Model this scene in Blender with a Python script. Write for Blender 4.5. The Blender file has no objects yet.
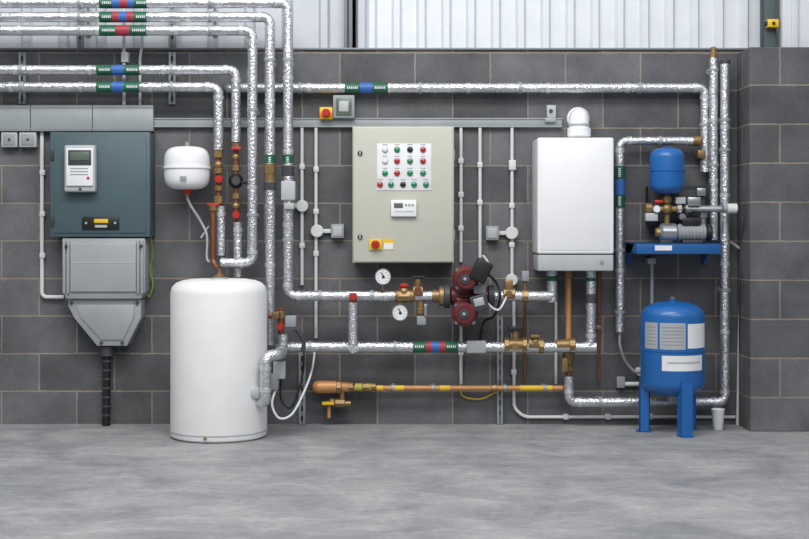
import bpy, bmesh, math, random
from mathutils import Vector, Matrix
random.seed(4)
S=167.0; D=8.0; CH=194/167.0   # survey scale: elevation units per metre, viewing distance, eye height
def W(px,py,d=0.0):
    k=(D-d)/D
    return Vector(((px-404.5)/S*k, -d, CH+(230-py)/S*k))
def L(px,d=0.0): return px/S*(D-d)/D
def lin(c):
    return tuple(((v/255)/12.92 if v/255<=0.04045 else ((v/255+0.055)/1.055)**2.4) for v in c)+(1,)

# ---------------------------------------------------------------- materials
def mat(name,rgb,rough=0.5,metal=0.0,var=0.06,bump=0.0,bscale=40,coat=0.0):
    m=bpy.data.materials.new(name); m.use_nodes=True
    nt=m.node_tree; b=nt.nodes['Principled BSDF']
    b.inputs['Roughness'].default_value=rough; b.inputs['Metallic'].default_value=metal
    b.inputs['Coat Weight'].default_value=coat
    c=lin(rgb)
    g=nt.nodes.new('ShaderNodeNewGeometry')
    n=nt.nodes.new('ShaderNodeTexNoise'); n.inputs['Scale'].default_value=9; n.inputs['Detail'].default_value=5
    nt.links.new(g.outputs['Position'],n.inputs['Vector'])
    r=nt.nodes.new('ShaderNodeValToRGB')
    r.color_ramp.elements[0].position=0.3; r.color_ramp.elements[1].position=0.7
    r.color_ramp.elements[0].color=tuple(v*(1-var) for v in c[:3])+(1,)
    r.color_ramp.elements[1].color=tuple(min(1,v*(1+var)) for v in c[:3])+(1,)
    nt.links.new(n.outputs['Fac'],r.inputs['Fac']); nt.links.new(r.outputs['Color'],b.inputs['Base Color'])
    if bump>0:
        n2=nt.nodes.new('ShaderNodeTexNoise'); n2.inputs['Scale'].default_value=bscale; n2.inputs['Detail'].default_value=3
        nt.links.new(g.outputs['Position'],n2.inputs['Vector'])
        bp=nt.nodes.new('ShaderNodeBump'); bp.inputs['Strength'].default_value=bump; bp.inputs['Distance'].default_value=0.01
        nt.links.new(n2.outputs['Fac'],bp.inputs['Height']); nt.links.new(bp.outputs['Normal'],b.inputs['Normal'])
    return m
FOIL=mat('aluminium_foil_lagging',(210,212,216),0.27,0.85,0.14,0.7,75)
TAPE=mat('foil_joint_tape',(222,224,226),0.35,0.7,0.08,0.3,60)
PLAIN=mat('galvanised_steel',(158,164,166),0.5,0.35,0.1)
TRUNK=mat('trunking_grey',(156,162,165),0.5,0.2,0.06)
COND=mat('conduit_white',(210,211,210),0.45,0.0,0.03)
WHITE=mat('white_enamel',(234,235,237),0.35,0,0.015,coat=0.2)
TANKW=mat('white_tank_jacket',(230,230,230),0.5,0,0.02,0.15,14)
CREAM=mat('panel_cream',(190,190,177),0.45,0,0.02)
CREAMD=mat('panel_cream_edge',(150,150,140),0.5)
SLATE=mat('slate_enclosure',(72,92,99),0.5,0,0.05)
SLATED=mat('slate_dark',(48,62,70),0.5)
GREY=mat('grey_plastic',(146,150,154),0.5,0,0.04)
LGREY=mat('light_grey_plastic',(176,179,181),0.5)
DGREY=mat('dark_grey',(62,64,68),0.5)
BLACK=mat('black_plastic',(24,25,27),0.45)
BRASS=mat('brass',(146,120,82),0.42,0.6,0.25,0.2,60)
COPPER=mat('copper',(134,86,62),0.42,0.55,0.25)
GASP=mat('gas_copper',(196,142,92),0.5,0.25,0.12)
MAROON=mat('pump_maroon',(98,30,34),0.4,0,0.1,coat=0.2)
BLUE=mat('vessel_blue',(24,96,166),0.38,0,0.05,coat=0.25)
BLUED=mat('shelf_blue',(26,88,150),0.4)
GRN=mat('band_green',(26,92,68),0.5)
BAND=mat('band_blue',(52,100,172),0.5)
REDB=mat('band_red',(160,52,64),0.5)
RED=mat('red_plastic',(180,40,34),0.35)
LRED=mat('lamp_red',(178,34,42),0.25,coat=0.5)
LGRN=mat('lamp_green',(24,134,84),0.25,coat=0.5)
YEL=mat('yellow_plastic',(226,188,40),0.45)
ORG=mat('orange_plastic',(226,120,30),0.45)
LABEL=mat('silver_label',(178,182,186),0.4,0.3)
PAPER=mat('white_label',(225,226,228),0.6)
LCD=mat('lcd_screen',(96,108,96),0.25)
STEEL=mat('pump_steel',(170,172,176),0.3,0.8,0.1)
YTAPE=mat('yellow_tape',(190,184,70),.5)
EARTH=mat('earth_green',(120,150,50),.5)

def block_mat():
    m=bpy.data.materials.new('concrete_blockwork'); m.use_nodes=True
    nt=m.node_tree; N=nt.nodes; K=nt.links; b=N['Principled BSDF']; b.inputs['Roughness'].default_value=0.88
    g=N.new('ShaderNodeNewGeometry'); sp=N.new('ShaderNodeSeparateXYZ'); K.new(g.outputs['Position'],sp.inputs[0])
    a=N.new('ShaderNodeMath'); a.operation='ADD'; K.new(sp.outputs['X'],a.inputs[0]); K.new(sp.outputs['Y'],a.inputs[1])
    a2=N.new('ShaderNodeMath'); a2.operation='ADD'; K.new(a.outputs[0],a2.inputs[0]); a2.inputs[1].default_value=45.162
    z2=N.new('ShaderNodeMath'); z2.operation='ADD'; K.new(sp.outputs['Z'],z2.inputs[0]); z2.inputs[1].default_value=-1.9976+0.225*10+0.225*20
    c=N.new('ShaderNodeCombineXYZ'); K.new(a2.outputs[0],c.inputs[0]); K.new(z2.outputs[0],c.inputs[1])
    nz=N.new('ShaderNodeTexNoise'); nz.inputs['Scale'].default_value=22; nz.inputs['Detail'].default_value=4; K.new(g.outputs['Position'],nz.inputs['Vector'])
    vs=N.new('ShaderNodeVectorMath'); vs.operation='SUBTRACT'; K.new(nz.outputs['Color'],vs.inputs[0]); vs.inputs[1].default_value=(.5,.5,.5)
    vm=N.new('ShaderNodeVectorMath'); vm.operation='SCALE'; K.new(vs.outputs[0],vm.inputs[0]); vm.inputs['Scale'].default_value=0.009
    va=N.new('ShaderNodeVectorMath'); va.operation='ADD'; K.new(c.outputs[0],va.inputs[0]); K.new(vm.outputs[0],va.inputs[1])
    br=N.new('ShaderNodeTexBrick'); K.new(va.outputs[0],br.inputs['Vector'])
    br.offset=0.5; br.inputs['Scale'].default_value=1; br.inputs['Brick Width'].default_value=0.45; br.inputs['Row Height'].default_value=0.225
    br.inputs['Mortar Size'].default_value=0.0055; br.inputs['Mortar Smooth'].default_value=0.3; br.inputs['Bias'].default_value=-0.1
    br.inputs['Color1'].default_value=lin((84,84,87)); br.inputs['Color2'].default_value=lin((108,108,111)); br.inputs['Mortar'].default_value=lin((136,128,118))
    n=N.new('ShaderNodeTexNoise'); n.inputs['Scale'].default_value=110; n.inputs['Detail'].default_value=6; n.inputs['Roughness'].default_value=.7; K.new(g.outputs['Position'],n.inputs['Vector'])
    n3=N.new('ShaderNodeTexNoise'); n3.inputs['Scale'].default_value=4; n3.inputs['Detail'].default_value=7; n3.inputs['Roughness'].default_value=.6; K.new(g.outputs['Position'],n3.inputs['Vector'])
    ad=N.new('ShaderNodeMath'); ad.operation='ADD'; K.new(n.outputs['Fac'],ad.inputs[0]); K.new(n3.outputs['Fac'],ad.inputs[1])
    mr=N.new('ShaderNodeMapRange'); K.new(ad.outputs[0],mr.inputs['Value']); mr.inputs['From Min'].default_value=0.75; mr.inputs['From Max'].default_value=1.25
    mr.inputs['To Min'].default_value=0.65; mr.inputs['To Max'].default_value=1.35
    mx=N.new('ShaderNodeVectorMath'); mx.operation='SCALE'; K.new(br.outputs['Color'],mx.inputs[0]); K.new(mr.outputs[0],mx.inputs['Scale'])
    K.new(mx.outputs[0],b.inputs['Base Color'])
    h=N.new('ShaderNodeMath'); h.operation='MULTIPLY_ADD'; K.new(br.outputs['Fac'],h.inputs[0]); h.inputs[1].default_value=-1.0
    h2=N.new('ShaderNodeMath'); h2.operation='MULTIPLY'; K.new(n.outputs['Fac'],h2.inputs[0]); h2.inputs[1].default_value=0.6; K.new(h2.outputs[0],h.inputs[2])
    bp=N.new('ShaderNodeBump'); bp.inputs['Strength'].default_value=0.5; bp.inputs['Distance'].default_value=0.006
    K.new(h.outputs[0],bp.inputs['Height']); K.new(bp.outputs['Normal'],b.inputs['Normal'])
    return m
BLOCK=block_mat()
def floor_mat():
    m=bpy.data.materials.new('power_floated_concrete'); m.use_nodes=True
    nt=m.node_tree; N=nt.nodes; K=nt.links; b=N['Principled BSDF']
    g=N.new('ShaderNodeNewGeometry')
    n=N.new('ShaderNodeTexNoise'); n.inputs['Scale'].default_value=2.6; n.inputs['Detail'].default_value=12; n.inputs['Roughness'].default_value=0.7; n.inputs['Distortion'].default_value=0.5
    K.new(g.outputs['Position'],n.inputs['Vector'])
    r=N.new('ShaderNodeValToRGB'); K.new(n.outputs['Fac'],r.inputs['Fac'])
    e=r.color_ramp.elements; e[0].position=0.34; e[0].color=lin((122,124,128)); e[1].position=0.64; e[1].color=lin((160,160,160))
    wv=N.new('ShaderNodeTexWave'); wv.wave_type='RINGS'; wv.inputs['Scale'].default_value=1.6; wv.inputs['Distortion'].default_value=11; wv.inputs['Detail'].default_value=5; wv.inputs['Detail Scale'].default_value=.8; wv.inputs['Detail Roughness'].default_value=.65
    K.new(g.outputs['Position'],wv.inputs['Vector'])
    wr=N.new('ShaderNodeMapRange'); K.new(wv.outputs['Fac'],wr.inputs['Value']); wr.inputs['From Min'].default_value=.8; wr.inputs['To Min'].default_value=0.98; wr.inputs['To Max'].default_value=1.09
    n2=N.new('ShaderNodeTexNoise'); n2.inputs['Scale'].default_value=30; n2.inputs['Detail'].default_value=8; n2.inputs['Roughness'].default_value=.75; K.new(g.outputs['Position'],n2.inputs['Vector'])
    mr=N.new('ShaderNodeMapRange'); K.new(n2.outputs['Fac'],mr.inputs['Value']); mr.inputs['From Min'].default_value=0.3; mr.inputs['From Max'].default_value=0.7; mr.inputs['To Min'].default_value=0.86; mr.inputs['To Max'].default_value=1.12
    mu=N.new('ShaderNodeMath'); mu.operation='MULTIPLY'; K.new(wr.outputs[0],mu.inputs[0]); K.new(mr.outputs[0],mu.inputs[1])
    vo=N.new('ShaderNodeTexVoronoi'); vo.inputs['Scale'].default_value=2.2; K.new(g.outputs['Position'],vo.inputs['Vector'])
    vr=N.new('ShaderNodeMapRange'); K.new(vo.outputs['Distance'],vr.inputs['Value']); vr.inputs['From Min'].default_value=.025; vr.inputs['From Max'].default_value=.06; vr.inputs['To Min'].default_value=.82; vr.inputs['To Max'].default_value=1
    mu2=N.new('ShaderNodeMath'); mu2.operation='MULTIPLY'; K.new(mu.outputs[0],mu2.inputs[0]); K.new(vr.outputs[0],mu2.inputs[1])
    mx=N.new('ShaderNodeVectorMath'); mx.operation='SCALE'; K.new(r.outputs['Color'],mx.inputs[0]); K.new(mu2.outputs[0],mx.inputs['Scale'])
    K.new(mx.outputs[0],b.inputs['Base Color'])
    rr=N.new('ShaderNodeMapRange'); K.new(n.outputs['Fac'],rr.inputs['Value']); rr.inputs['To Min'].default_value=0.5; rr.inputs['To Max'].default_value=0.8
    K.new(rr.outputs[0],b.inputs['Roughness'])
    bp=N.new('ShaderNodeBump'); bp.inputs['Strength'].default_value=0.15; bp.inputs['Distance'].default_value=0.01; K.new(n2.outputs['Fac'],bp.inputs['Height']); K.new(bp.outputs['Normal'],b.inputs['Normal'])
    return m
FLOOR=floor_mat()
CLAD=mat('cladding_light',(216,220,226),0.45,0,0.03)
CLADL=mat('cladding_grey',(190,194,200),0.45,0,0.03)
COLM=mat('column_grey_green',(86,98,100),0.5)
FLASH=mat('flashing_grey',(128,132,136),0.5)
SHARD=mat('shadow_gap_dark',(60,62,66),0.7)

# ---------------------------------------------------------------- builder
class Ob:
    def __init__(s,name): s.name=name; s.V=[]; s.F=[]; s.M=[]; s.mats=[]
    def mi(s,m):
        if m not in s.mats: s.mats.append(m)
        return s.mats.index(m)
    def add(s,vs,fs,m):
        o=len(s.V); k=s.mi(m); s.V+= [tuple(v) for v in vs]
        for f in fs: s.F.append([i+o for i in f]); s.M.append(k)
        return s
    def wbox(s,lo,hi,m,bev=0.003,seg=2,rot=None):
        bm=bmesh.new(); bmesh.ops.create_cube(bm,size=1)
        c=(Vector(lo)+Vector(hi))/2; sz=Vector([abs(hi[i]-lo[i]) for i in range(3)])
        for v in bm.verts: v.co=Vector((v.co.x*sz.x,v.co.y*sz.y,v.co.z*sz.z))
        bev=min(bev,min(sz)*0.45)
        if bev>0: bmesh.ops.bevel(bm,geom=bm.edges[:],offset=bev,segments=seg,affect='EDGES',profile=0.5)
        bmesh.ops.recalc_face_normals(bm,faces=bm.faces[:])
        R=Matrix.Identity(3)
        if rot: R=Matrix.Rotation(math.radians(rot[1]),3,rot[0])
        bm.verts.index_update()
        vs=[R@v.co+c for v in bm.verts]; fs=[[v.index for v in f.verts] for f in bm.faces]; bm.free()
        return s.add(vs,fs,m)
    def bx(s,x0,y0,x1,y1,d0,d1,m,bev=0.003,seg=2,rot=None):
        a=W(x0,y1,d1); b=W(x1,y0,d1)
        return s.wbox((a.x,-d1,a.z),(b.x,-d0,b.z),m,bev,seg,('Y',rot) if rot else None)
    def poly(s,pts,d0,d1,m,bev=0.004):
        bm=bmesh.new(); vs=[bm.verts.new(W(x,y,d1)) for x,y in pts]; f=bm.faces.new(vs)
        r=bmesh.ops.extrude_face_region(bm,geom=[f])
        for v in r['geom']:
            if isinstance(v,bmesh.types.BMVert): v.co.y=-d0
        bmesh.ops.recalc_face_normals(bm,faces=bm.faces[:])
        if bev: bmesh.ops.bevel(bm,geom=bm.edges[:],offset=bev,segments=2,affect='EDGES',profile=0.5)
        bm.verts.index_update()
        V=[v.co.copy() for v in bm.verts]; F=[[v.index for v in f.verts] for f in bm.faces]; bm.free()
        return s.add(V,F,m)
    def rev(s,c,ax,prof,m,n=28):
        ax=Vector(ax).normalized(); c=Vector(c)
        t=Vector((0,0,1)) if abs(ax.z)<0.9 else Vector((1,0,0))
        u=ax.cross(t).normalized(); v=ax.cross(u)
        vs=[];fs=[];rings=[]
        for (h,r) in prof:
            if r<=1e-6: rings.append([len(vs)]); vs.append(c+ax*h)
            else:
                rings.append(list(range(len(vs),len(vs)+n)))
                for i in range(n):
                    a=2*math.pi*i/n; vs.append(c+ax*h+(u*math.cos(a)+v*math.sin(a))*r)
        for A,B in zip(rings,rings[1:]):
            for i in range(n):
                j=(i+1)%n
                if len(A)==1 and len(B)==1: break
                if len(A)==1: fs.append([A[0],B[j],B[i]])
                elif len(B)==1: fs.append([A[i],A[j],B[0]])
                else: fs.append([A[i],A[j],B[j],B[i]])
        if len(rings[0])>1: fs.append(rings[0][::-1])
        if len(rings[-1])>1: fs.append(rings[-1])
        return s.add(vs,fs,m)
    def cyl(s,p,q,r,m,ch=0.0,n=24):
        p=Vector(p);q=Vector(q);l=(q-p).length
        ch=min(ch,r*0.6,l*0.4)
        pr=[(0,r),(l,r)] if ch<=0 else [(0,r-ch),(ch,r),(l-ch,r),(l,r-ch)]
        return s.rev(p,q-p,pr,m,n)
    def disc(s,px,py,d0,d1,rp,m,ch=0.001,n=24):
        c=W(px,py,d1); return s.cyl((c.x,-d0,c.z),c,L(rp,d1),m,ch,n)
    def dome(s,px,py,d0,rp,hgt,m):
        c=W(px,py,d0+hgt); c.y=-d0; r=L(rp,d0)
        return s.rev(c,(0,-1,0),[(0,r),(hgt*.5,r*.9),(hgt*.85,r*.55),(hgt,0)],m,16)
    def hcyl(s,x0,x1,y,d,rp,m,ch=0.002,n=20): return s.cyl(W(x0,y,d),W(x1,y,d),L(rp,d),m,ch,n)
    def vcyl(s,x,y0,y1,d,rp,m,ch=0.002,n=20): return s.cyl(W(x,y1,d),W(x,y0,d),L(rp,d),m,ch,n)
    def nut(s,x,y,d,w,rp,m,horiz=True):
        if horiz: return s.hcyl(x-w,x+w,y,d,rp,m,0.003,8)
        return s.vcyl(x,y-w,y+w,d,rp,m,0.003,8)
    def ball(s,px,py,d,rp,m,sy=1.0):
        r=L(rp,d); return s.rev(W(px,py,d),(0,0,1),[(r*sy*math.sin(a*math.pi/12),r*math.cos(a*math.pi/12) if abs(a)<6 else 0) for a in range(-6,7)],m,20)
    def pipe(s,pts,rp,m,bend=None,n=18):
        P=[W(*p) if not isinstance(p,Vector) else p for p in pts]
        r=rp/S; bend=bend if bend is not None else r*1.55
        Q=[P[0]]
        for i in range(1,len(P)-1):
            a=P[i-1]-P[i]; b=P[i+1]-P[i]
            k=min(bend,a.length*.48,b.length*.48)
            A=P[i]+a.normalized()*k; B=P[i]+b.normalized()*k
            for j in range(9):
                t=j/8; w=0.78
                den=(1-t)**2+2*w*t*(1-t)+t*t
                Q.append((A*(1-t)**2+P[i]*(2*w*t*(1-t))+B*t*t)/den)
        Q.append(P[-1])
        T=[]
        for i in range(len(Q)):
            a=Q[max(i-1,0)]; b=Q[min(i+1,len(Q)-1)]; T.append((b-a).normalized())
        u=T[0].orthogonal().normalized(); vs=[];fs=[]
        for i,q in enumerate(Q):
            u=(u-T[i]*u.dot(T[i])).normalized(); v=T[i].cross(u)
            for j in range(n):
                an=2*math.pi*j/n; vs.append(q+(u*math.cos(an)+v*math.sin(an))*r)
        for i in range(len(Q)-1):
            for j in range(n):
                k=(j+1)%n; fs.append([i*n+j,i*n+k,(i+1)*n+k,(i+1)*n+j])
        fs.append(list(range(n))[::-1]); fs.append([(len(Q)-1)*n+j for j in range(n)])
        s.add(vs,fs,m)
        if m is FOIL:
            for i in range(len(P)-1):
                v=P[i+1]-P[i]; l=v.length; v=v.normalized(); marks=[]
                if i>0 and l>.12: marks.append(bend+.006)
                if i<len(P)-2 and l>.12: marks.append(l-bend-.028)
                k=int(l//.5)
                for q in range(1,k+1): marks.append(l*q/(k+1))
                for t in marks:
                    s.cyl(P[i]+v*t,P[i]+v*(t+.022),r+.0012,TAPE,.0006,18)
        return s
    def spline(s,pts,rp,m,n=10):
        P=[W(*p) for p in pts]; P=[P[0]]+P+[P[-1]]; Q=[]
        for i in range(1,len(P)-2):
            for j in range(8):
                t=j/8; a,b,c,d=P[i-1],P[i],P[i+1],P[i+2]
                Q.append(0.5*((2*b)+(c-a)*t+(2*a-5*b+4*c-d)*t*t+(3*b-a-3*c+d)*t**3))
        Q.append(P[-2]); return s.pipe(Q,rp,m,bend=0.0001,n=n)
    def arc(s,px,d,r,y0,y1,a0,a1,m,n=16):
        c=W(px,y0,d); z1=W(px,y0,d-0).z; z0=W(px,y1,d).z; vs=[];fs=[]
        for i in range(n+1):
            a=math.radians(a0+(a1-a0)*i/n)
            x=c.x+r*math.sin(a); y=c.y-r*math.cos(a); vs+=[(x,y,z0),(x,y,z1)]
        for i in range(n): fs.append([2*i,2*i+2,2*i+3,2*i+1])
        return s.add(vs,fs,m)
    def done(s):
        V=[Vector(v) for v in s.V]
        lo=Vector([min(v[i] for v in V) for i in range(3)]); hi=Vector([max(v[i] for v in V) for i in range(3)]); c=(lo+hi)/2
        me=bpy.data.meshes.new(s.name); me.from_pydata([v-c for v in V],[],s.F)
        for m in s.mats: me.materials.append(m)
        for p,k in zip(me.polygons,s.M): p.material_index=k; p.use_smooth=True
        me.update(); me.set_sharp_from_angle(angle=math.radians(38))
        o=bpy.data.objects.new(s.name,me); o.location=c; bpy.context.scene.collection.objects.link(o); return o
    def band(s,x0,x1,y,d,rp,cols,horiz=True):
        tot=sum(w for _,w in cols); x=x0
        for m,w in cols:
            e=x+(x1-x0)*w/tot
            if horiz:
                s.hcyl(x,e,y,d,rp,m,0)
                if m is GRN and e-x>6:
                    t=x+2
                    while t<e-2:
                        s.bx(t,y-1.6,t+1,y+0.8,d,d+L(rp,d)+0.0006,PAPER,0); t+=1.9
            else:
                s.vcyl(y,x,e,d,rp,m,0)
                if m is GRN and e-x>6:
                    t=x+2
                    while t<e-2:
                        s.bx(y-1.6,t,y+.8,t+1,d,d+L(rp,d)+0.0006,PAPER,0); t+=1.9
            x=e
    def clip(s,px,py,d,rp,horiz=True):
        r=L(rp+0.8,d); c=W(px,py,d); ax=Vector((1,0,0)) if horiz else Vector((0,0,1))
        s.cyl(c-ax*0.009,c+ax*0.009,r,PLAIN,0.001)
        s.cyl((c.x,-d+r*0.8,c.z),(c.x,0,c.z),0.005,PLAIN)
        s.cyl((c.x,-0.004,c.z),(c.x,0,c.z),0.018,PLAIN)
G3=[(GRN,5),(BAND,4),(GRN,5)]

# ---------------------------------------------------------------- room shell
f=Ob('floor'); f.wbox((-6,-10.5,-0.12),(6,0.35,0),FLOOR,0); f.done()
w=Ob('wall_back'); w.wbox((-4.5,0,0),(4.5,0.215,W(0,50).z),BLOCK,0); w.done()
PX=1.991; PZ=2.216
w=Ob('wall_right'); w.wbox((PX,-0.30,0),(3.6,0,PZ),BLOCK,0.004,1); w.done()
t=Ob('trim_1'); z=W(0,50).z
t.wbox((-4.5,-0.012,z),(4.5,0.215,z+0.012),FLASH,0.002)
t.done()
def cladding(name,x0,x1,pitch,rib,dp,m):
    c=Ob(name); vs=[];fs=[];z0=z+0.012;z1=3.9;x=x0;prof=[]
    while x<x1:
        prof+=[(x,0.09),(x+pitch-rib-0.03,0.09),(x+pitch-rib-0.015,0.09-dp),(x+pitch-0.015,0.09-dp)]; x+=pitch
    prof.append((x,0.09))
    for (a,b) in prof: vs+=[(a,b,z0),(a,b,z1)]
    for i in range(len(prof)-1): fs.append([2*i,2*i+2,2*i+3,2*i+1])
    c.add(vs,fs,m); c.wbox((x0,0.095,z0),(x,0.15,z1),m,0)
    c.done(); return x
xc=W(347,0).x
cladding('cladding_panel',-4.5,xc-0.02,0.225,0.04,0.03,CLADL)
cladding('cladding_panel',xc+0.03,PX+0.9,0.15,0.035,0.028,CLAD)
c=Ob('steel_post'); c.bx(344,-60,352,49,-0.085,0.0,FLASH,0.003); c.bx(347,-60,349,49,0,0.004,SHARD,0); c.done()
c=Ob('steel_column'); zz=PZ
a=W(764,0,.1).x; b=W(776,0,.1).x
c.wbox((a,-0.11,zz),(b,-0.10,3.9),COLM,0.001); c.wbox(((a+b)/2-.006,-0.10,zz),((a+b)/2+.006,-0.02,3.9),COLM,0.001); c.wbox((a,-0.02,zz),(b,-0.01,3.9),COLM,0.001)
c.wbox((a-.03,-0.14,zz),(b+.03,0,zz+.012),COLM,0.001); c.done()
c=Ob('cladding_panel')
x=b+0.01
c.wbox((x,-0.20,PZ),(3.6,-0.14,3.9),CLAD,0.002)
for i in range(8): c.wbox((x+.05+i*.2,-0.215,PZ),(x+.09+i*.2,-0.2,3.9),CLAD,0.004)
c.done()
c=Ob('yellow_sensor'); c.bx(768,19,779,27,.11,.17,YEL,.004); c.bx(765,21,768,25,.12,.16,BLACK,.002); c.disc(774,23,.17,.18,1.6,BLACK); c.done()

# ---------------------------------------------------------------- high level pipework
dT=0.21; dM=0.14
def clips(o,xs,y,d,rp): 
    for x in xs: o.clip(x,y,d,rp)
o=Ob('insulated_pipe'); o.pipe([(-60,3,dT),(288,3,dT),(288,296,dT),(330,296,dT)],5,FOIL)
o.band(100,147,3,dT,5.5,[(GRN,4),(BAND,2.5),(REDB,2.5),(BAND,2),(GRN,4)]); clips(o,[80,210],3,dT,5)
o.band(155,163,288,dT,5.6,[(GRN,1)],False); o.nut(288,171,dT,5,6.2,DGREY,False); o.bx(281,181,295,200,dT-.03,dT+.05,LGREY,.005)
o.vcyl(288,175,183,dT,4.5,COPPER); o.bx(284,203,294,209,dT,dT+.06,LGREY,.003); o.clip(288,60,dT,5,False); o.clip(288,240,dT,5,False)
o.done()
o=Ob('insulated_pipe'); o.pipe([(-60,17,dT),(270,17,dT),(270,345,dT)],5,FOIL)
o.band(100,147,17,dT,5.5,[(GRN,4),(REDB,2),(BAND,2.5),(REDB,2),(GRN,4)]); clips(o,[80,210],17,dT,5)
o.band(155,163,270,dT,5.6,[(GRN,1)],False); o.nut(270,170,dT,4,6.2,BRASS,False); o.vcyl(270,164,182,dT,5.4,BRASS); o.nut(270,186,dT,4,6.4,DGREY,False); o.clip(270,60,dT,5,False)
o.done()
o=Ob('insulated_pipe'); o.pipe([(-60,30.5,dT),(252.5,30.5,dT),(252.5,263,dT),(221,263,dT)],5,FOIL)
o.band(100,147,30.5,dT,5.5,[(GRN,5),(REDB,4),(GRN,5)]); clips(o,[80,210],30.5,dT,5); o.clip(252.5,110,dT,5,False); o.clip(252.5,215,dT,5,False); o.done()
o=Ob('insulated_pipe'); o.pipe([(-60,70,dM),(236,70,dM),(236,142,dM)],4.7,FOIL); o.band(97,140,70,dM,5.2,G3); clips(o,[22,172],70,dM,4.7)
o.vcyl(236,142,178,dM,2.4,COPPER); o.nut(236,146,dM,3,4.6,BRASS,False); o.bx(231,147,241,150,dM+.02,dM+.04,RED,.003); o.ball(236,157,dM,4.2,BRASS)
o.nut(236,168,dM,3,4,BRASS,False); o.ball(236,181,dM,7.5,BLACK); o.disc(236,181,dM,dM+.055,4.2,DGREY); o.bx(241,181,252,184,dM,dM+.03,BLACK,.003)
o.vcyl(236,186,225,dM,2.2,COPPER); o.nut(236,196,dM,3,4.2,BRASS,False); o.ball(236,206,dM,4,BRASS); o.disc(236,215,dM,dM+.04,3.6,RED)
o.vcyl(238,222,278,dM,4.8,FOIL,.004); o.vcyl(238,228,232,dM,5,TAPE,0); o.vcyl(238,262,266,dM,5,TAPE,0); o.done()
o=Ob('insulated_pipe'); o.pipe([(-60,87,dM),(218.5,87,dM),(218.5,150,dM)],5,FOIL); o.band(97,140,87,dM,5.5,G3); clips(o,[22,172],87,dM,5)
o.vcyl(218.5,150,206,dM,2.4,COPPER); o.nut(218.5,154,dM,4,5,BRASS,False); o.ball(218.5,165,dM,4.8,BRASS); o.nut(218.5,171,dM,3,5,BRASS,False); o.disc(218.5,179,dM,dM+.045,3.8,RED); o.nut(218.5,188,dM,3,4.6,BRASS,False)
o.nut(218.5,200,dM,4,5,BRASS,False); o.bx(207,203,219,206,dM,dM+.03,RED,.003)
o.vcyl(221,206,256,dM,4.6,FOIL,.004); o.vcyl(221,212,216,dM,4.8,TAPE,0); o.done()
o=Ob('insulated_pipe'); o.pipe([(228,88,0),(228,88,.062),(705,88,.062),(705,172,.062)],5,FOIL,bend=.04); o.band(345,388,88,.062,5.5,G3)
clips(o,[300,420,520,640],88,.062,5)
o.clip(705,125,.062,5,False); o.done()
dc=.48
o=Ob('copper_pipe'); o.pipe([(213,205,.16),(213,262,.16),(219,270,.2),(219,275,dc),(219,280,dc)],2.4,COPPER); o.nut(213,208,.16,3,4,BRASS,False); o.nut(219,277,dc,2.4,5,BRASS,False); o.done()
def strut(x,y0,y1,d=.03,w=3.4):
    o=Ob('strut_channel'); o.bx(x-w,y0,x-w+1.2,y1,0,d,PLAIN,.001); o.bx(x+w-1.2,y0,x+w,y1,0,d,PLAIN,.001); o.bx(x-w,y0,x+w,y1,0,.006,PLAIN,0)
    o.bx(x-w+1.2,y0,x-w+2.2,y1,d-.004,d,PLAIN,0); o.bx(x+w-2.2,y0,x+w-1.2,y1,d-.004,d,PLAIN,0)
    y=y0+4
    while y<y1-6: o.bx(x-1.1,y,x+1.1,y+5,.006,.0075,SHARD,0); y+=10
    o.done()
strut(22,52,104); strut(172,52,104); strut(80,-50,48,.02); strut(302,352,424); strut(500,316,424,.03,3); strut(172,-50,48,.02)
for x in (124,142):
    o=Ob('white_conduit'); d=.018
    if x==124: o.pipe([(124,-50,d+.03),(124,40,d+.03),(124,105,d+.03)],1.6,COND); o.bx(121,52,128,62,0,d+.05,COND,.003)
    else: o.pipe([(140,105,.03),(140,58,.03),(142,45,.03),(142,-50,.03)],1.4,COND)
    o.done()

# ---------------------------------------------------------------- trunking
o=Ob('cable_trunking'); o.bx(-60,105,153,131,0,.06,TRUNK,.002); o.bx(-60,107,153,108.2,.06,.062,GREY,0); o.bx(-60,128,153,129,.06,.062,GREY,0)
for x in (30,92): o.bx(x,105,x+.8,131,.06,.0615,DGREY,0)
o.done()
o=Ob('cable_tray'); o.bx(153,118,562,127,0,.028,TRUNK,.002); o.bx(153,118,562,119.2,.028,.034,PLAIN,0); o.bx(153,125.8,562,127,.028,.034,PLAIN,0); o.done()
for a,b in ((1,17),(19,36)):
    o=Ob('junction_box'); o.bx(a,132,b,147,0,.05,LGREY,.004); o.bx(a+2,134,b-2,145,.05,.055,GREY,.003); o.disc((a+b)/2,139.5,.055,.058,1.4,DGREY); o.done()
def conduit(pts,r=1.7,sad=True):
    o=Ob('white_conduit'); o.pipe(pts,r,COND,bend=.03,n=12)
    if sad:
        for p,q in zip(pts,pts[1:]):
            ln=abs(p[0]-q[0])+abs(p[1]-q[1]); k=int(ln//45)
            for i in range(1,k+1):
                t=i/(k+1); x=p[0]+(q[0]-p[0])*t; y=p[1]+(q[1]-p[1])*t
                o.bx(x-2.6,y-2.6,x+2.6,y+2.6,0,p[2]+.014,COND,.003)
    return o
d=.02
o=conduit([(42,131,d),(42,297,d),(64,297,d)],2); o.done()
o=conduit([(302,127,d),(302,285,d)]); o.disc(302,206,0,.05,6,COND,.004); o.bx(294,204,302,208,0,.03,COND,.002); o.done()
o=conduit([(316,127,d),(316,338,d)]); o.disc(317,231,0,.05,6.4,COND,.004); o.bx(321,229,332,233,0,.03,COND,.002); o.bx(331,224,344,238,0,.06,GREY,.004); o.bx(333,226,342,236,.06,.064,LGREY,.002); o.done()
o=conduit([(461,127,d),(461,262,d)]); o.done()
o=conduit([(461,322,d),(461,384,d)]); o.done()
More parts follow.
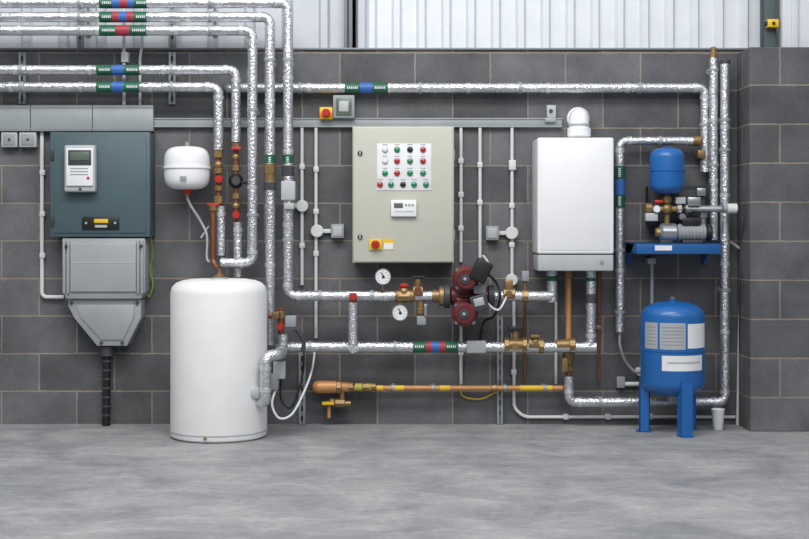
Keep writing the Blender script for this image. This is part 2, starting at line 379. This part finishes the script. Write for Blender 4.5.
o=conduit([(480,127,d),(480,240,d),(480,262,d)]); o.done()
o=conduit([(512,127,d),(512,284,d)]); o.disc(512,233,0,.05,6.4,COND,.004); o.bx(498,231,507,235,0,.03,COND,.002); o.bx(486,226,499,240,0,.06,GREY,.004); o.bx(488,228,497,238,.06,.064,LGREY,.002)
o.bx(509,160,516,170,0,.04,COND,.004); o.disc(512,280,0,.06,6,COND,.004); o.done()
o=conduit([(514,300,d),(514,408,d),(524,417,d),(735,417,d)],1.7); o.done()
o=conduit([(556,272,d),(556,380,d),(556,384,d)],1.5,False); o.done()

# ---------------------------------------------------------------- meter cabinet
o=Ob('electricity_meter_cabinet'); o.bx(50,132,150,237,0,.17,SLATE,.006); o.bx(54,136,146,233,.17,.176,SLATE,.003)
for y in (150,216): o.bx(50.5,y,53.5,y+10,.17,.18,SLATED,.002)
o.bx(64,145,95,192,.176,.235,LGREY,.012,4); o.bx(66,148,93,186,.235,.245,PAPER,.01,4); o.bx(68,150,91,165,.245,.25,DGREY,.004); o.bx(70,152,89,160,.25,.252,LCD,.001)
for i in range(3): o.bx(70,168+i*3,88,169+i*3,.245,.2462,GREY,0)
o.disc(88,178,.245,.25,1.4,RED); o.disc(80,189,.235,.243,1.4,DGREY)
o.bx(82,217,119,229.5,.176,.186,BLACK,.004); o.bx(94,219,108,223,.186,.188,YEL,.001); o.bx(95,225,107,227.5,.186,.188,LGREY,0); o.disc(86,223,.186,.189,1.2,LGREY); o.disc(115,223,.186,.189,1.2,LGREY)
o.done()
o=Ob('cable_termination_box')
TB=mat('termination_box_grey',(160,164,168),0.5,0.1,0.04)
o.poly([(62,238),(145,238),(145,292),(141,299),(66,299),(62,292)],0,.16,TB,.008)
for x in (62.5,66.5,136.5,140.5): o.bx(x,240,x+2.6,294,.15,.176,TB,.006,3)
o.bx(70,243,136,292,.16,.172,TB,.012,3)
o.bx(73,262,134,263,.172,.1735,LGREY,0)
o.poly([(68,299),(141,299),(141,318),(127,346),(97,346),(74,318),(68,306)],0,.13,TB,.006)
o.poly([(76,305),(134,305),(134,317),(123,340),(101,340),(80,317)],.13,.138,TB,.003)
for x,y in ((71,303),(137,303),(101,343),(122,343),(66,246),(141,246)): o.disc(x,y,.13,.185 if y<250 else .142,1.6,DGREY)
o.done()
o=Ob('armoured_cable'); o.vcyl(107,346,356,.07,7,DGREY,.003); o.pipe([W(107,356,.07),W(106.5,390,.07),Vector((W(106,0,.07).x,-.07,0.0))],4,BLACK)
for i in range(7): o.vcyl(107-.06*i,360+i*9,362+i*9,.07,4.6,DGREY,.001)
o.done()
o=Ob('earth_wire'); o.spline([(150,235,.1),(153,255,.04),(150,270,.03),(153,285,.03),(149,297,.03),(147,290,.05)],.8,EARTH); o.done()

# ---------------------------------------------------------------- white expansion vessel
o=Ob('white_expansion_vessel'); c=W(187,168,.17); rx=L(22.8,.17); hz=L(21.5,.17)
def sup(a,e): a=math.radians(a); return (math.cos(a)**e*hz, math.sin(a)**e*rx)
an=(4,10,18,28,38,48,58,68,78,86)
pr=[(-hz,0)]+[(-sup(a,.52)[0],sup(a,.52)[1]) for a in an]
pr+=[(-0.006,rx),(-0.005,rx+.007),(.005,rx+.007),(.006,rx)]+[sup(a,.52) for a in reversed(an)]+[(hz,0)]
o.rev(c,(0,0,1),pr,WHITE,40); o.vcyl(187,189,194,.17,4,RED,.002); o.vcyl(187,193,197,.17,2.4,BRASS)
o.bx(180,152,194,165,0,.07,PLAIN,.003); o.bx(180,176,186,180,.17+.11,.17+.142,GREY,.001); o.vcyl(187,142,147,.17,2,GREY)
o.done()
o=Ob('flexible_hose'); o.spline([(187,197.2,.17),(191,206,.16),(201,222,.12),(207,236,.12),(207,258,.12),(210,262,.14)],1.3,LGREY); o.spline([(201,238,.1),(209,226,.1)],1,LGREY); o.done()

# ---------------------------------------------------------------- hot water cylinder
o=Ob('hot_water_cylinder'); c=W(219,300,dc); r=L(48,dc); zt=W(219,281,dc).z+.012
c0=Vector((c.x,-dc,0))
o.rev(c0,(0,0,1),[(0,r-.02),(.012,r-.004),(.03,r),(zt-.075,r),(zt-.045,r-.008),(zt-.022,r-.03),(zt-.008,r-.065),(zt-.001,r-.11),(zt,0)],TANKW,64)
o.rev(c0,(0,0,1),[(.035,r+.001),(.037,r+.002),(.043,r+.002),(.045,r+.001)],LGREY,64)
o.rev(c0,(0,0,1),[(zt-.002,.05),(zt+.008,.045),(zt+.01,0)],GREY,24)
p=W(252,393,dc+.17); o.rev((p.x,p.y+.04,p.z),(.45,-.89,0),[(0,.035),(.045,.035),(.05,.028),(.052,0)],LGREY,20)
o.disc(205,439,dc+.24,dc+.275,1.6,BRASS)
o.done()
o=Ob('insulated_pipe')
o.pipe([(596,347,.2),(281,347,.2),(281,354,.6),(265.5,356,.65),(265.5,402,.65),(258,402,.6)],5.2,FOIL,bend=.05)
o.band(413,458,347,.2,5.7,[(GRN,5),(REDB,2.2),(BAND,3),(REDB,2.2),(GRN,5)])
for x in (310,395): o.clip(x,347,.2,5.2)
o.bx(467,341,486,353,.2,.2+.05,LGREY,.005)
for x in (515.5,): 
    o.hcyl(x-8,x+8,345,.2,6.2,BRASS); o.nut(x-9,345,.2,2.5,7.4,BRASS); o.nut(x+9,345,.2,2.5,7.4,BRASS); o.vcyl(x,330,345,.2,3.5,BRASS); o.bx(x-7,327,x+7,331,.18,.23,BLACK,.004); o.disc(x,347,.2,.25,3.6,BRASS)
o.hcyl(528,541,344,.2,6.4,BRASS); o.nut(541,346,.2,2.5,7.4,BRASS); o.ball(535,342,.2,6.8,BRASS); o.bx(531,335,540,338,.2,.25,BRASS,.003)
o.hcyl(556,570,345,.2,5.8,BRASS); o.nut(572,345,.2,3,7,BRASS)
o.done()
o=Ob('insulated_pipe'); o.pipe([(300,296,.21),(552,296,.21)],5.2,FOIL)
for x in (320,372): o.clip(x,296,.21,5.2)
o.nut(404,296,.21,6,6.6,BRASS); o.ball(404,292,.21,6,BRASS); o.vcyl(404,283,292,.21,2,BRASS); o.bx(400,284,408,287,.2,.24,RED,.002)
o.hcyl(395,399,296,.21,6.2,BRASS); o.hcyl(409,415,296,.21,6.2,BRASS)
o.nut(418,292,.21,5,6.8,BRASS); o.vcyl(418,279,292,.21,3.4,BRASS); o.disc(418,291,.21,.27,4,COPPER); o.bx(412,276,425,279,.2,.23,BLACK,.003)
o.hcyl(432,440,296,.21,6.4,BRASS)
o.nut(509,294,.21,6,6.6,BRASS); o.bx(505,280,513,290,.2,.24,BRASS,.004); o.disc(509,294,.21,.26,3.5,BRASS); o.vcyl(525,280,291,.21,2,BRASS); o.nut(525,296,.21,3,6.6,BRASS)
o.bx(522,271,529,281,.2,.24,GREY,.003)
o.done()
o=Ob('insulated_pipe'); o.vcyl(353,302,352,.26,5,FOIL,.01); o.vcyl(353,293,302,.26,3.8,COPPER,.003); o.disc(353,297,.25,.30,3.2,RED); o.disc(353,348,.2,.3,5,FOIL); o.done()
o=Ob('insulated_pipe'); o.pipe([(283,334,.30),(283,347,.30)],5,FOIL); o.vcyl(281,308,334,.3,3.4,COPPER); o.disc(280,327,.3,.36,3.4,RED); o.nut(281,315,.3,4,4.6,BRASS,False); o.hcyl(268,281,316,.3,2.6,COPPER); o.bx(272,312,279,319,.3,.34,BRASS,.004); o.bx(285,316,296,327,.25,.32,GREY,.005)
o.pipe([(296,330,.24),(304,340,.24),(303,352,.24)],2,DGREY); o.done()
o=Ob('thermostat_box'); o.bx(273,362,285,379,.42,.48,LGREY,.005); o.bx(270,374,278,390,.42,.5,GREY,.005); o.done()
o=Ob('power_cable'); o.spline([(276,389,.47),(272,404,.5),(279,418,.5),(292,414,.45),(304,392,.3),(312,370,.1),(315,348,.03)],1.1,WHITE); o.done()
o=Ob('power_cable'); o.spline([(281,380,.45),(281,399,.4),(290,408,.4),(297,396,.3),(303,372,.15),(304,350,.05)],1.0,BLACK); o.done()

# ---------------------------------------------------------------- control panel
o=Ob('control_panel'); dp=.20
o.bx(352.5,126.5,454,263,0,dp-.012,CREAM,.004); o.bx(353.5,127.5,453,262,dp-.01,dp,CREAM,.006,3)
o.bx(377,143.5,431.5,190.5,dp,dp+.004,PAPER,.002)
A,R_,Wt,K_=LGRN,LRED,PAPER,BLACK
rows=[(149.5,[(385,Wt),(397,A),(410,K_),(423,R_)]),(161,[(385,Wt),(397,R_),(410,A),(423,R_)]),(173,[(385,A),(397,R_),(410,A),(423,A)]),(184.5,[(380,R_),(391,A),(403,K_),(414,A),(426,A)])]
for y,ls in rows:
    for x,m in ls:
        o.disc(x,y,dp+.004,dp+.009,3.1,STEEL if m is not Wt else LGREY,.001,20); o.dome(x,y,dp+.009,2.7,.01,m)
        o.bx(x-2.6,y-5.2,x+2.6,y-4.4,dp+.004,dp+.0046,GREY,0)
o.bx(391,200,416.5,216.5,dp,dp+.025,WHITE,.004); o.bx(394,203,403,208,dp+.025,dp+.027,LCD,.001)
for i in range(3): o.bx(405+i*3.4,204,407+i*3.4,206,dp+.025,dp+.028,GREY,0)
o.bx(394,211,414,212,dp+.025,dp+.026,LGREY,0)
o.bx(369,239,382,250,dp,dp+.012,YEL,.002); o.disc(375.5,244.5,dp+.012,dp+.03,4.2,RED); o.bx(374.3,240.8,376.7,248.2,dp+.03,dp+.045,RED,.003)
o.bx(383,239,394,250,dp,dp+.002,YEL,0); o.bx(384,243,393,249,dp+.002,dp+.003,PAPER,0)
for y in (153,237): o.disc(360,y,dp,dp+.01,2.4,BLACK); o.bx(359.3,y-1.8,360.7,y+1.8,dp+.01,dp+.012,LGREY,0)
for y in (150,230): o.bx(453,y,455,y+10,dp-.05,dp-.02,CREAMD,.002)
o.done()
o=Ob('emergency_stop_switch'); o.bx(319.5,107,332.5,119,0,.07,YEL,.004); o.disc(326,112.5,.07,.10,4,RED,.004); o.bx(319.5,112,332,117.5,.07,.073,ORG,.001); o.done()
o=Ob('light_sensor_box'); o.bx(333,95,354.5,118,0,.07,GREY,.005); o.bx(336,98,351.5,115,.07,.078,LCD,.004); o.bx(339,101,348.5,111.5,.078,.082,LGREY,.003); o.done()

# ---------------------------------------------------------------- boiler
o=Ob('wall_boiler'); db=.33
o.bx(537.5,137.5,614,254,.0,db,WHITE,.012,5); o.bx(538,255,613.5,271,.02,db-.004,LGREY,.006,3); o.bx(540,253.2,612,255.2,.03,db-.02,DGREY,0)  # lower casing is plain white; its shade is painted in as light grey
o.disc(602,262,db-.004,db+.004,1.8,GREY)
o.bx(541,141,610,250,db,db+.003,WHITE,.003); o.done()
o=Ob('boiler_flue'); o.pipe([(579,118,0),(579,118,.17),(579,137.5,.17)],9.8,WHITE,bend=.055,n=32)
o.vcyl(579,128,136.8,.17,11.8,WHITE,.004,32); o.vcyl(579,124,126,.17,10.6,LGREY,.001,32)
p=W(579,118,.04); o.cyl((p.x,-.0,p.z),(p.x,-.012,p.z),.068,WHITE,.004,32); o.done()
o=Ob('wall_bracket'); o.bx(545,118,556,122,.035,.05,TRUNK,.002); o.bx(547,105,556,118,0,.04,LGREY,.002); o.disc(551,111,.04,.046,2,DGREY); o.done()
o=Ob('insulated_pipe'); o.pipe([(552,271,.2),(552,302,.2)],5,FOIL); o.vcyl(552,276,281,.2,5.6,GRN,0); o.done()
o=Ob('copper_pipe'); o.pipe([(568.5,271,.12),(568.5,340,.12)],2.9,GASP); o.nut(568.5,276,.12,3,4.6,BRASS,False); o.done()
o=Ob('insulated_pipe'); o.pipe([(591,271,.2),(591,347,.2),(578,347,.2)],5,FOIL,bend=.05); o.band(294,303,591,.2,5.5,[(DGREY,1)],False); o.vcyl(591,278,281,.2,5.6,GRN,0); o.done()
o=Ob('insulated_pipe'); o.vcyl(568.5,352,376,.13,3.2,COPPER); o.nut(568.5,356,.13,4,6,BRASS,False); o.nut(568.5,368,.13,3,5,BRASS,False); o.ball(568.5,361,.13,5.2,BRASS)
o.pipe([(569,376,.13),(569,402,.13),(725,402,.13),(725,61,.13)],4.8,FOIL); o.bx(562,358,568,372,.13,.18,BRASS,.003)
for y in (120,150,290): o.clip(725,y,.13,4.8,False)
o.clip(600,402,.13,4.8)
o.vcyl(725,60,64,.13,5.3,DGREY); o.done()
for x,y0,y1 in ((525,300,384),(599,271,380)):
    o=Ob('copper_pipe'); o.pipe([(x,y0,.05),(x,y1,.05)],1.4,COPPER); o.bx(x-2.5,(y0+y1)/2,x+2.5,(y0+y1)/2+4,0,.065,BRASS,.002); o.done()

# ---------------------------------------------------------------- circulation pumps
for (x,y,sgn) in ((466,279,-1),(465,314,1)):
    o=Ob('circulation_pump')
    o.disc(x,y,.17,.30,13.2,MAROON,.01,36); o.disc(x,y,.30,.315,11.8,DGREY,.002,36); o.disc(x,y,.315,.40,11.2,MAROON,.012,36); o.disc(x-1,y,.40,.408,5,DGREY,.001); o.disc(x-1,y,.408,.418,1.6,LABEL,.001)
    for k in range(4):
        a=math.radians(45+90*k); o.disc(x+12.2*math.cos(a),y+12.2*math.sin(a),.27,.315,2,STEEL)
    if sgn<0:
        o.bx(x+7,y-19,x+24,y+3,.28,.42,BLACK,.01,3,rot=28); o.bx(x+8,y+6,x+20,y+15,.26,.33,GREY,.004)
    else:
        o.bx(x+6,y-19,x+23,y-3,.26,.37,DGREY,.008,3,rot=-15); o.bx(x+9,y-16,x+19,y-8,.37,.375,LABEL,.002,2,rot=-15)
    if sgn<0: o.bx(x-10,y-2,x+10,295.5,.16,.27,MAROON,.02,3)
    else: o.bx(x-10,296.5,x+10,y+2,.16,.27,MAROON,.02,3)
    o.done()
o=Ob('pump_manifold'); o.hcyl(450,489,296,.21,9,MAROON,.01); o.hcyl(444,450,296,.21,12,DGREY,.003); o.hcyl(439,444,296,.21,10,BRASS,.003); o.hcyl(488,494,296,.21,11,DGREY,.003); o.done()
o=Ob('power_cable'); o.spline([(489,275,.3),(497,284,.25),(500,298,.27),(494,316,.2),(484,322,.1),(480,340,.08)],1.2,BLACK); o.spline([(480,262,.02),(483,256,.1),(488,262,.25)],1.0,WHITE); o.spline([(484,300,.3),(497,310,.3),(505,300,.28),(511,282,.07)],1.0,WHITE); o.done()
def gauge(x,y,yp):
    o=Ob('pressure_gauge'); o.vcyl(x,min(y,yp),max(y,yp),.225,1.8,BRASS); o.disc(x,y,.22,.27,8.3,STEEL,.003,32); o.disc(x,y,.27,.274,7.2,PAPER,0,32)
    for k in range(9):
        a=math.radians(-225+k*33.7+0); o.bx(x+5.4*math.cos(a)-.4,y+5.4*math.sin(a)-.4,x+5.4*math.cos(a)+.4,y+5.4*math.sin(a)+.4,.274,.275,BLACK,0)
    o.bx(x-.4,y-5,x+.5,y+1.4,.275,.277,BLACK,0,rot=-35); o.disc(x,y,.274,.279,1.2,BLACK); o.done()
gauge(383,277,290); gauge(400,313,302)
o=Ob('lever_valve'); o.vcyl(421,302,315,.22,3,BRASS); o.nut(421,311,.22,3,4.6,BRASS,False); o.bx(417,316,426,325,.2,.25,GREY,.003); o.bx(424,304,427,316,.25,.26,STEEL,.001); o.done()

# ---------------------------------------------------------------- gas pipe
dg=.09
o=Ob('gas_pipe'); o.pipe([(348,388,dg),(563,388,dg)],2.6,GASP)
o.hcyl(316,340,387,dg,6.3,GASP,.01); o.rev(W(318,387,dg),(-1,0,0),[(0,L(6.5,dg)),(.02,L(5.6,dg)),(.03,L(3.5,dg)),(.035,0)],GASP,20); o.nut(339,387,dg,2.5,7.4,BRASS); o.hcyl(341,352,387,dg,5,GASP,.003)
o.nut(351,387,dg,2.5,5.6,BRASS); o.hcyl(355,371,387,dg,3.8,YTAPE,0); o.nut(366,387,dg,3.5,5,BRASS); o.hcyl(371,376,387,dg,4.2,BRASS)
for a,b in ((377,383),(392,404),(440,450),(520,552)): o.hcyl(a,b,388,dg,2.8,YEL,0)
for x in (393,433,505,545): o.clip(x,388,dg,2.6)
o.nut(494,388,dg,3,4,BRASS)
o.vcyl(342,390,404,dg,2.6,BRASS); o.hcyl(325,351,403.5,dg,2.8,BRASS,.002); o.nut(340,403,dg,5,4.6,BRASS); o.ball(332,402,dg,4,BRASS); o.bx(322,402,334,405,dg+.02,dg+.035,YEL,.002); o.vcyl(329,404,418,dg,1.8,GASP)
o.done()
o=Ob('earth_wire'); o.spline([(460,384,.05),(463,396,.03),(480,399,.03),(494,393,.05),(498,391,.06)],.7,YEL); o.done()

# ---------------------------------------------------------------- right hand side
o=Ob('insulated_pipe'); o.pipe([(699,141,.1),(620,141,.1),(620,332,.1)],4.4,FOIL)
o.band(166,208,620,.1,4.9,[(GRN,4),(BAND,4.5),(GRN,4)],False); o.hcyl(693,700,141,.1,5.2,BRASS); o.clip(660,141,.1,4.4); o.clip(620,250,.1,4.4,False)
o.clip(620,312,.1,4.4,False); o.done()
o=Ob('insulated_pipe'); o.pipe([(713.5,58,.11),(713.5,240,.11)],4.4,FOIL); o.vcyl(713.5,47,60,.11,3,BRASS,.004); o.nut(713.5,56,.11,3,4.6,BRASS,False); o.clip(713.5,70,.11,4.4,False); o.clip(713.5,165,.11,4.4,False)
o.bx(698,150,706,158,.05,.12,BRASS,.004); o.done()
o=Ob('drain_hose'); o.spline([(620,333,.1),(620,345,.1),(624,358,.08),(629,366,.06),(636,372,.06),(644,371,.06)],1.4,GREY); o.hcyl(618,642,384,.03,2.2,COND); o.bx(617,377,625,388,0,.05,GREY,.003); o.disc(640,372,0,.06,4,COND,.003); o.done()
o=Ob('wall_shelf'); ds=.36
a=W(636,243,ds); b=W(721,243,ds)
zt2=a.z
o.wbox((a.x,-ds,zt2-.008),(b.x,0,zt2),BLUED,.002); o.bx(636,243,721,254,ds-.006,ds,BLUED,.002)
o.wbox((a.x,-ds,zt2-.06),(a.x+.006,0,zt2),BLUED,.001); o.wbox((b.x-.006,-ds,zt2-.06),(b.x,0,zt2),BLUED,.001)
for xx in (a.x+.0,b.x-.03):
    o.wbox((xx,-.03,zt2-.13),(xx+.03,0,zt2-.008),BLUED,.002)
    vs=[(xx,-.03,zt2-.125),(xx+.006,-.03,zt2-.125),(xx,-.03,zt2-.008),(xx+.006,-.03,zt2-.008),(xx,-.3,zt2-.008),(xx+.006,-.3,zt2-.008)]
    o.add(vs,[[0,1,3,2],[0,4,5,1],[0,2,4],[1,5,3],[2,3,5,4]],BLUED)
o.bx(655,245.5,672,250.5,ds,ds+.002,PAPER,0); o.done()
# booster set
o=Ob('booster_pump_set')
o.bx(648,186,708,226,.03,.12,BLACK,.008); o.bx(651,190,705,222,.12,.126,DGREY,.004)
o.vcyl(667,195,243,.24,2.8,BRASS); o.nut(667,200,.24,3,4.8,BRASS,False); o.nut(667,233,.24,3,5,BRASS,False)
o.hcyl(650,690,209,.25,3.2,BRASS,.003); o.hcyl(645,652,208,.25,5,BRASS,.004); o.ball(667,209,.25,5.6,BRASS); o.nut(679,209,.25,2.5,5,STEEL); o.nut(688,209,.25,3,5,STEEL)
o.bx(655,200,663,203,.25,.28,RED,.002); o.bx(646,213,658,221,.24,.29,LGREY,.004)
o.disc(657,209,.27,.30,4.2,STEEL,.002); o.disc(657,209,.30,.303,3.3,PAPER,0)
o.hcyl(690,722,209,.25,3.4,STEEL,.003)
X=lambda p: W(p,0,.3).x
zc=zt2+.06
o.cyl((X(678),-.28,zc),(X(706),-.28,zc),.047,GREY,.006,28)
o.cyl((X(706),-.28,zc),(X(712),-.28,zc),.050,BLACK,.008,28)
for i in range(7): 
    x=X(680+i*3.6); o.cyl((x,-.28,zc),(x+.006,-.28,zc),.052,GREY,.002,28)
o.cyl((X(660),-.28,zc),(X(678),-.28,zc),.055,STEEL,.014,28); o.cyl((X(656),-.28,zc),(X(661),-.28,zc),.028,BRASS,.004,8)
o.wbox((X(682),-.33,zt2),(X(702),-.23,zt2+.015),DGREY,.003); o.wbox((X(660),-.32,zt2),(X(672),-.24,zt2+.015),DGREY,.003)
o.wbox((X(682),-.32,zt2+.10),(X(700),-.24,zt2+.145),BLACK,.006)
o.bx(688,197,701,206,.2,.29,STEEL,.006); o.bx(676,197,686,204,.2,.27,LGREY,.006)
o.disc(683,217,.25,.30,3.4,STEEL,.002)
o.bx(697,188,706,196,.126,.15,STEEL,.003)
o.vcyl(703,212,232,.22,3,STEEL); o.nut(703,215,.22,3,4.4,STEEL,False)
o.spline([(692,222,.3),(686,212,.3),(680,200,.2),(676,190,.14)],.8,BLACK)
o.done()
o=Ob('pipe_cap'); o.hcyl(727,737,208.5,.25,5,COND,.004); o.hcyl(723,727,208.5,.25,4,GREY,.001); o.done()
def vessel(cx,y0,y1,rp,d,dome):
    r=L(rp,d); z1=W(cx,y0,d).z; z0=W(cx,y1,d).z; pr=[(z0,0)]
    A=(8,18,30,42,54,66,78,90)
    for a in A: t=math.radians(a); pr.append((z0+dome*(1-math.cos(t)),r*math.sin(t)**.8))
    for a in A[::-1]: t=math.radians(a); pr.append((z1-dome*(1-math.cos(t)),r*math.sin(t)**.8))
    pr.append((z1,0)); return r,z0,z1,pr
o=Ob('blue_pressure_vessel'); d=.24; r,z0,z1,pr=vessel(667,147.5,194.5,17.2,d,.055); x=W(667,0,d).x
o.rev((x,-d,0),(0,0,1),pr,BLUE,40); o.rev((x,-d,0),(0,0,1),[((z0+z1)/2-.004,r),((z0+z1)/2-.002,r+.004),((z0+z1)/2+.002,r+.004),((z0+z1)/2+.004,r)],BLUE,40)
o.cyl((x,-d,z1-.004),(x,-d,z1+.008),.012,BLUED); o.done()
o=Ob('blue_pressure_vessel'); d=.34; r,z0,z1,pr=vessel(672.5,301,396,31.6,d,.085); x=W(672.5,0,d).x
o.rev((x,-d,0),(0,0,1),pr,BLUE,56)
zm=W(0,349,d).z
o.rev((x,-d,0),(0,0,1),[(zm-.006,r),(zm-.004,r+.003),(zm+.004,r+.003),(zm+.006,r)],BLUE,56)
o.cyl((x,-d,z1-.006),(x,-d,z1+.015),.022,BLUED,.004); o.cyl((x,-d,z1+.01),(x,-d,z1+.025),.014,BRASS,.002); o.cyl((x,-d,z0-.04),(x,-d,z0+.01),.025,PLAIN,.003)
o.arc(672.5,d,r+.0015,321,347,-68,-38,LABEL); o.arc(672.5,d,r+.0015,321,347,-34,12,LABEL); o.arc(672.5,d,r+.0015,322,346,16,66,PAPER)
for k in range(6): o.arc(672.5,d,r+.002,325+k*3.4,326.2+k*3.4,-62,-42,GREY,6); o.arc(672.5,d,r+.002,325+k*3.4,326.2+k*3.4,-30,8,GREY,8)
o.arc(672.5,d,r+.0015,353,368,-30,52,PAPER); o.arc(672.5,d,r+.002,359,361,-20,44,LGREY)
for ang in (14,-106,134):
    a=math.radians(ang); ux,uy=math.sin(a),-math.cos(a); tx,ty=math.cos(a),math.sin(a)
    def P3(q,s_,h): return (x+ux*q+tx*s_,-d+uy*q+ty*s_,h)
    zl=z0+.10; hw=.034
    for (q0,q1,s0,s1) in ((r-.004,r+.006,-hw,hw),(r-.05,r+.005,-hw,-hw+.006),(r-.05,r+.005,hw-.006,hw)):
        vs=[P3(q0,s0,0),P3(q1,s0,0),P3(q1,s1,0),P3(q0,s1,0),P3(q0,s0,zl),P3(q1,s0,zl),P3(q1,s1,zl),P3(q0,s1,zl)]
        o.add(vs,[[3,2,1,0],[4,5,6,7],[0,1,5,4],[1,2,6,5],[2,3,7,6],[3,0,4,7]],BLUE)
    vs=[P3(q,s_,h) for h in (0,.006) for q,s_ in ((r-.06,-hw),(r-.06,hw),(r+.025,hw),(r+.025,-hw))]
    o.add(vs,[[3,2,1,0],[4,5,6,7],[0,1,5,4],[1,2,6,5],[2,3,7,6],[3,0,4,7]],BLUE)
o.done()
o=Ob('steel_pipe'); o.pipe([(652,257,.1),(652,312,.1)],1.8,PLAIN); o.bx(648,258,656,264,.0,.13,PLAIN,.003); o.done()
o=Ob('white_conduit'); o.spline([(722,240,.1),(732,243,.06),(742,251,.05),(742,256,.03)],1.3,COND)
o.pipe([W(741,254,.03),Vector((W(741,0,.03).x-.02,-.03,0.0))],1.8,COND); o.done()
o=Ob('white_cup'); d2=.22; x=W(718,0,d2).x; o.rev((x,-d2,0),(0,0,1),[(0,.026),(.003,.028),(.115,.038),(.118,.040),(.121,.038),(.12,.035),(.01,.025),(.008,0)],WHITE,28); o.done()

# ---------------------------------------------------------------- light
sc=bpy.context.scene
wd=bpy.data.worlds.new('hall_daylight'); sc.world=wd; wd.use_nodes=True; nt=wd.node_tree; bg=nt.nodes['Background']
tc=nt.nodes.new('ShaderNodeTexCoord'); sp=nt.nodes.new('ShaderNodeSeparateXYZ'); rp=nt.nodes.new('ShaderNodeValToRGB')
nt.links.new(tc.outputs['Generated'],sp.inputs[0]); nt.links.new(sp.outputs['Z'],rp.inputs['Fac']); nt.links.new(rp.outputs['Color'],bg.inputs['Color'])
e=rp.color_ramp.elements; e[0].position=0.0; e[0].color=(.21,.22,.235,1); e[1].position=0.55; e[1].color=(.92,.95,1,1)
bg.inputs['Strength'].default_value=0.66
def area(name,loc,rot,sx,sy,en,col=(1,1,1)):
    l=bpy.data.lights.new(name,'AREA'); l.shape='RECTANGLE'; l.size=sx; l.size_y=sy; l.energy=en; l.color=col
    o=bpy.data.objects.new(name,l); o.location=loc; o.rotation_euler=[math.radians(a) for a in rot]; sc.collection.objects.link(o)
area('roof_light',(-0.9,-3.6,5.2),(36,0,0),5,1.2,235,(1,.99,.97))
area('roof_light',(1.2,-8.0,5.5),(52,0,0),6,1.6,190,(.97,.98,1))
sc.view_settings.view_transform='Standard'
cam=bpy.data.cameras.new('camera'); co=bpy.data.objects.new('camera',cam); sc.collection.objects.link(co)
co.location=(0,-D,CH); co.rotation_euler=(math.radians(90),0,0); cam.lens=S*D/809*36; cam.sensor_width=36; cam.shift_y=-(269.5-230)/809
sc.camera=co
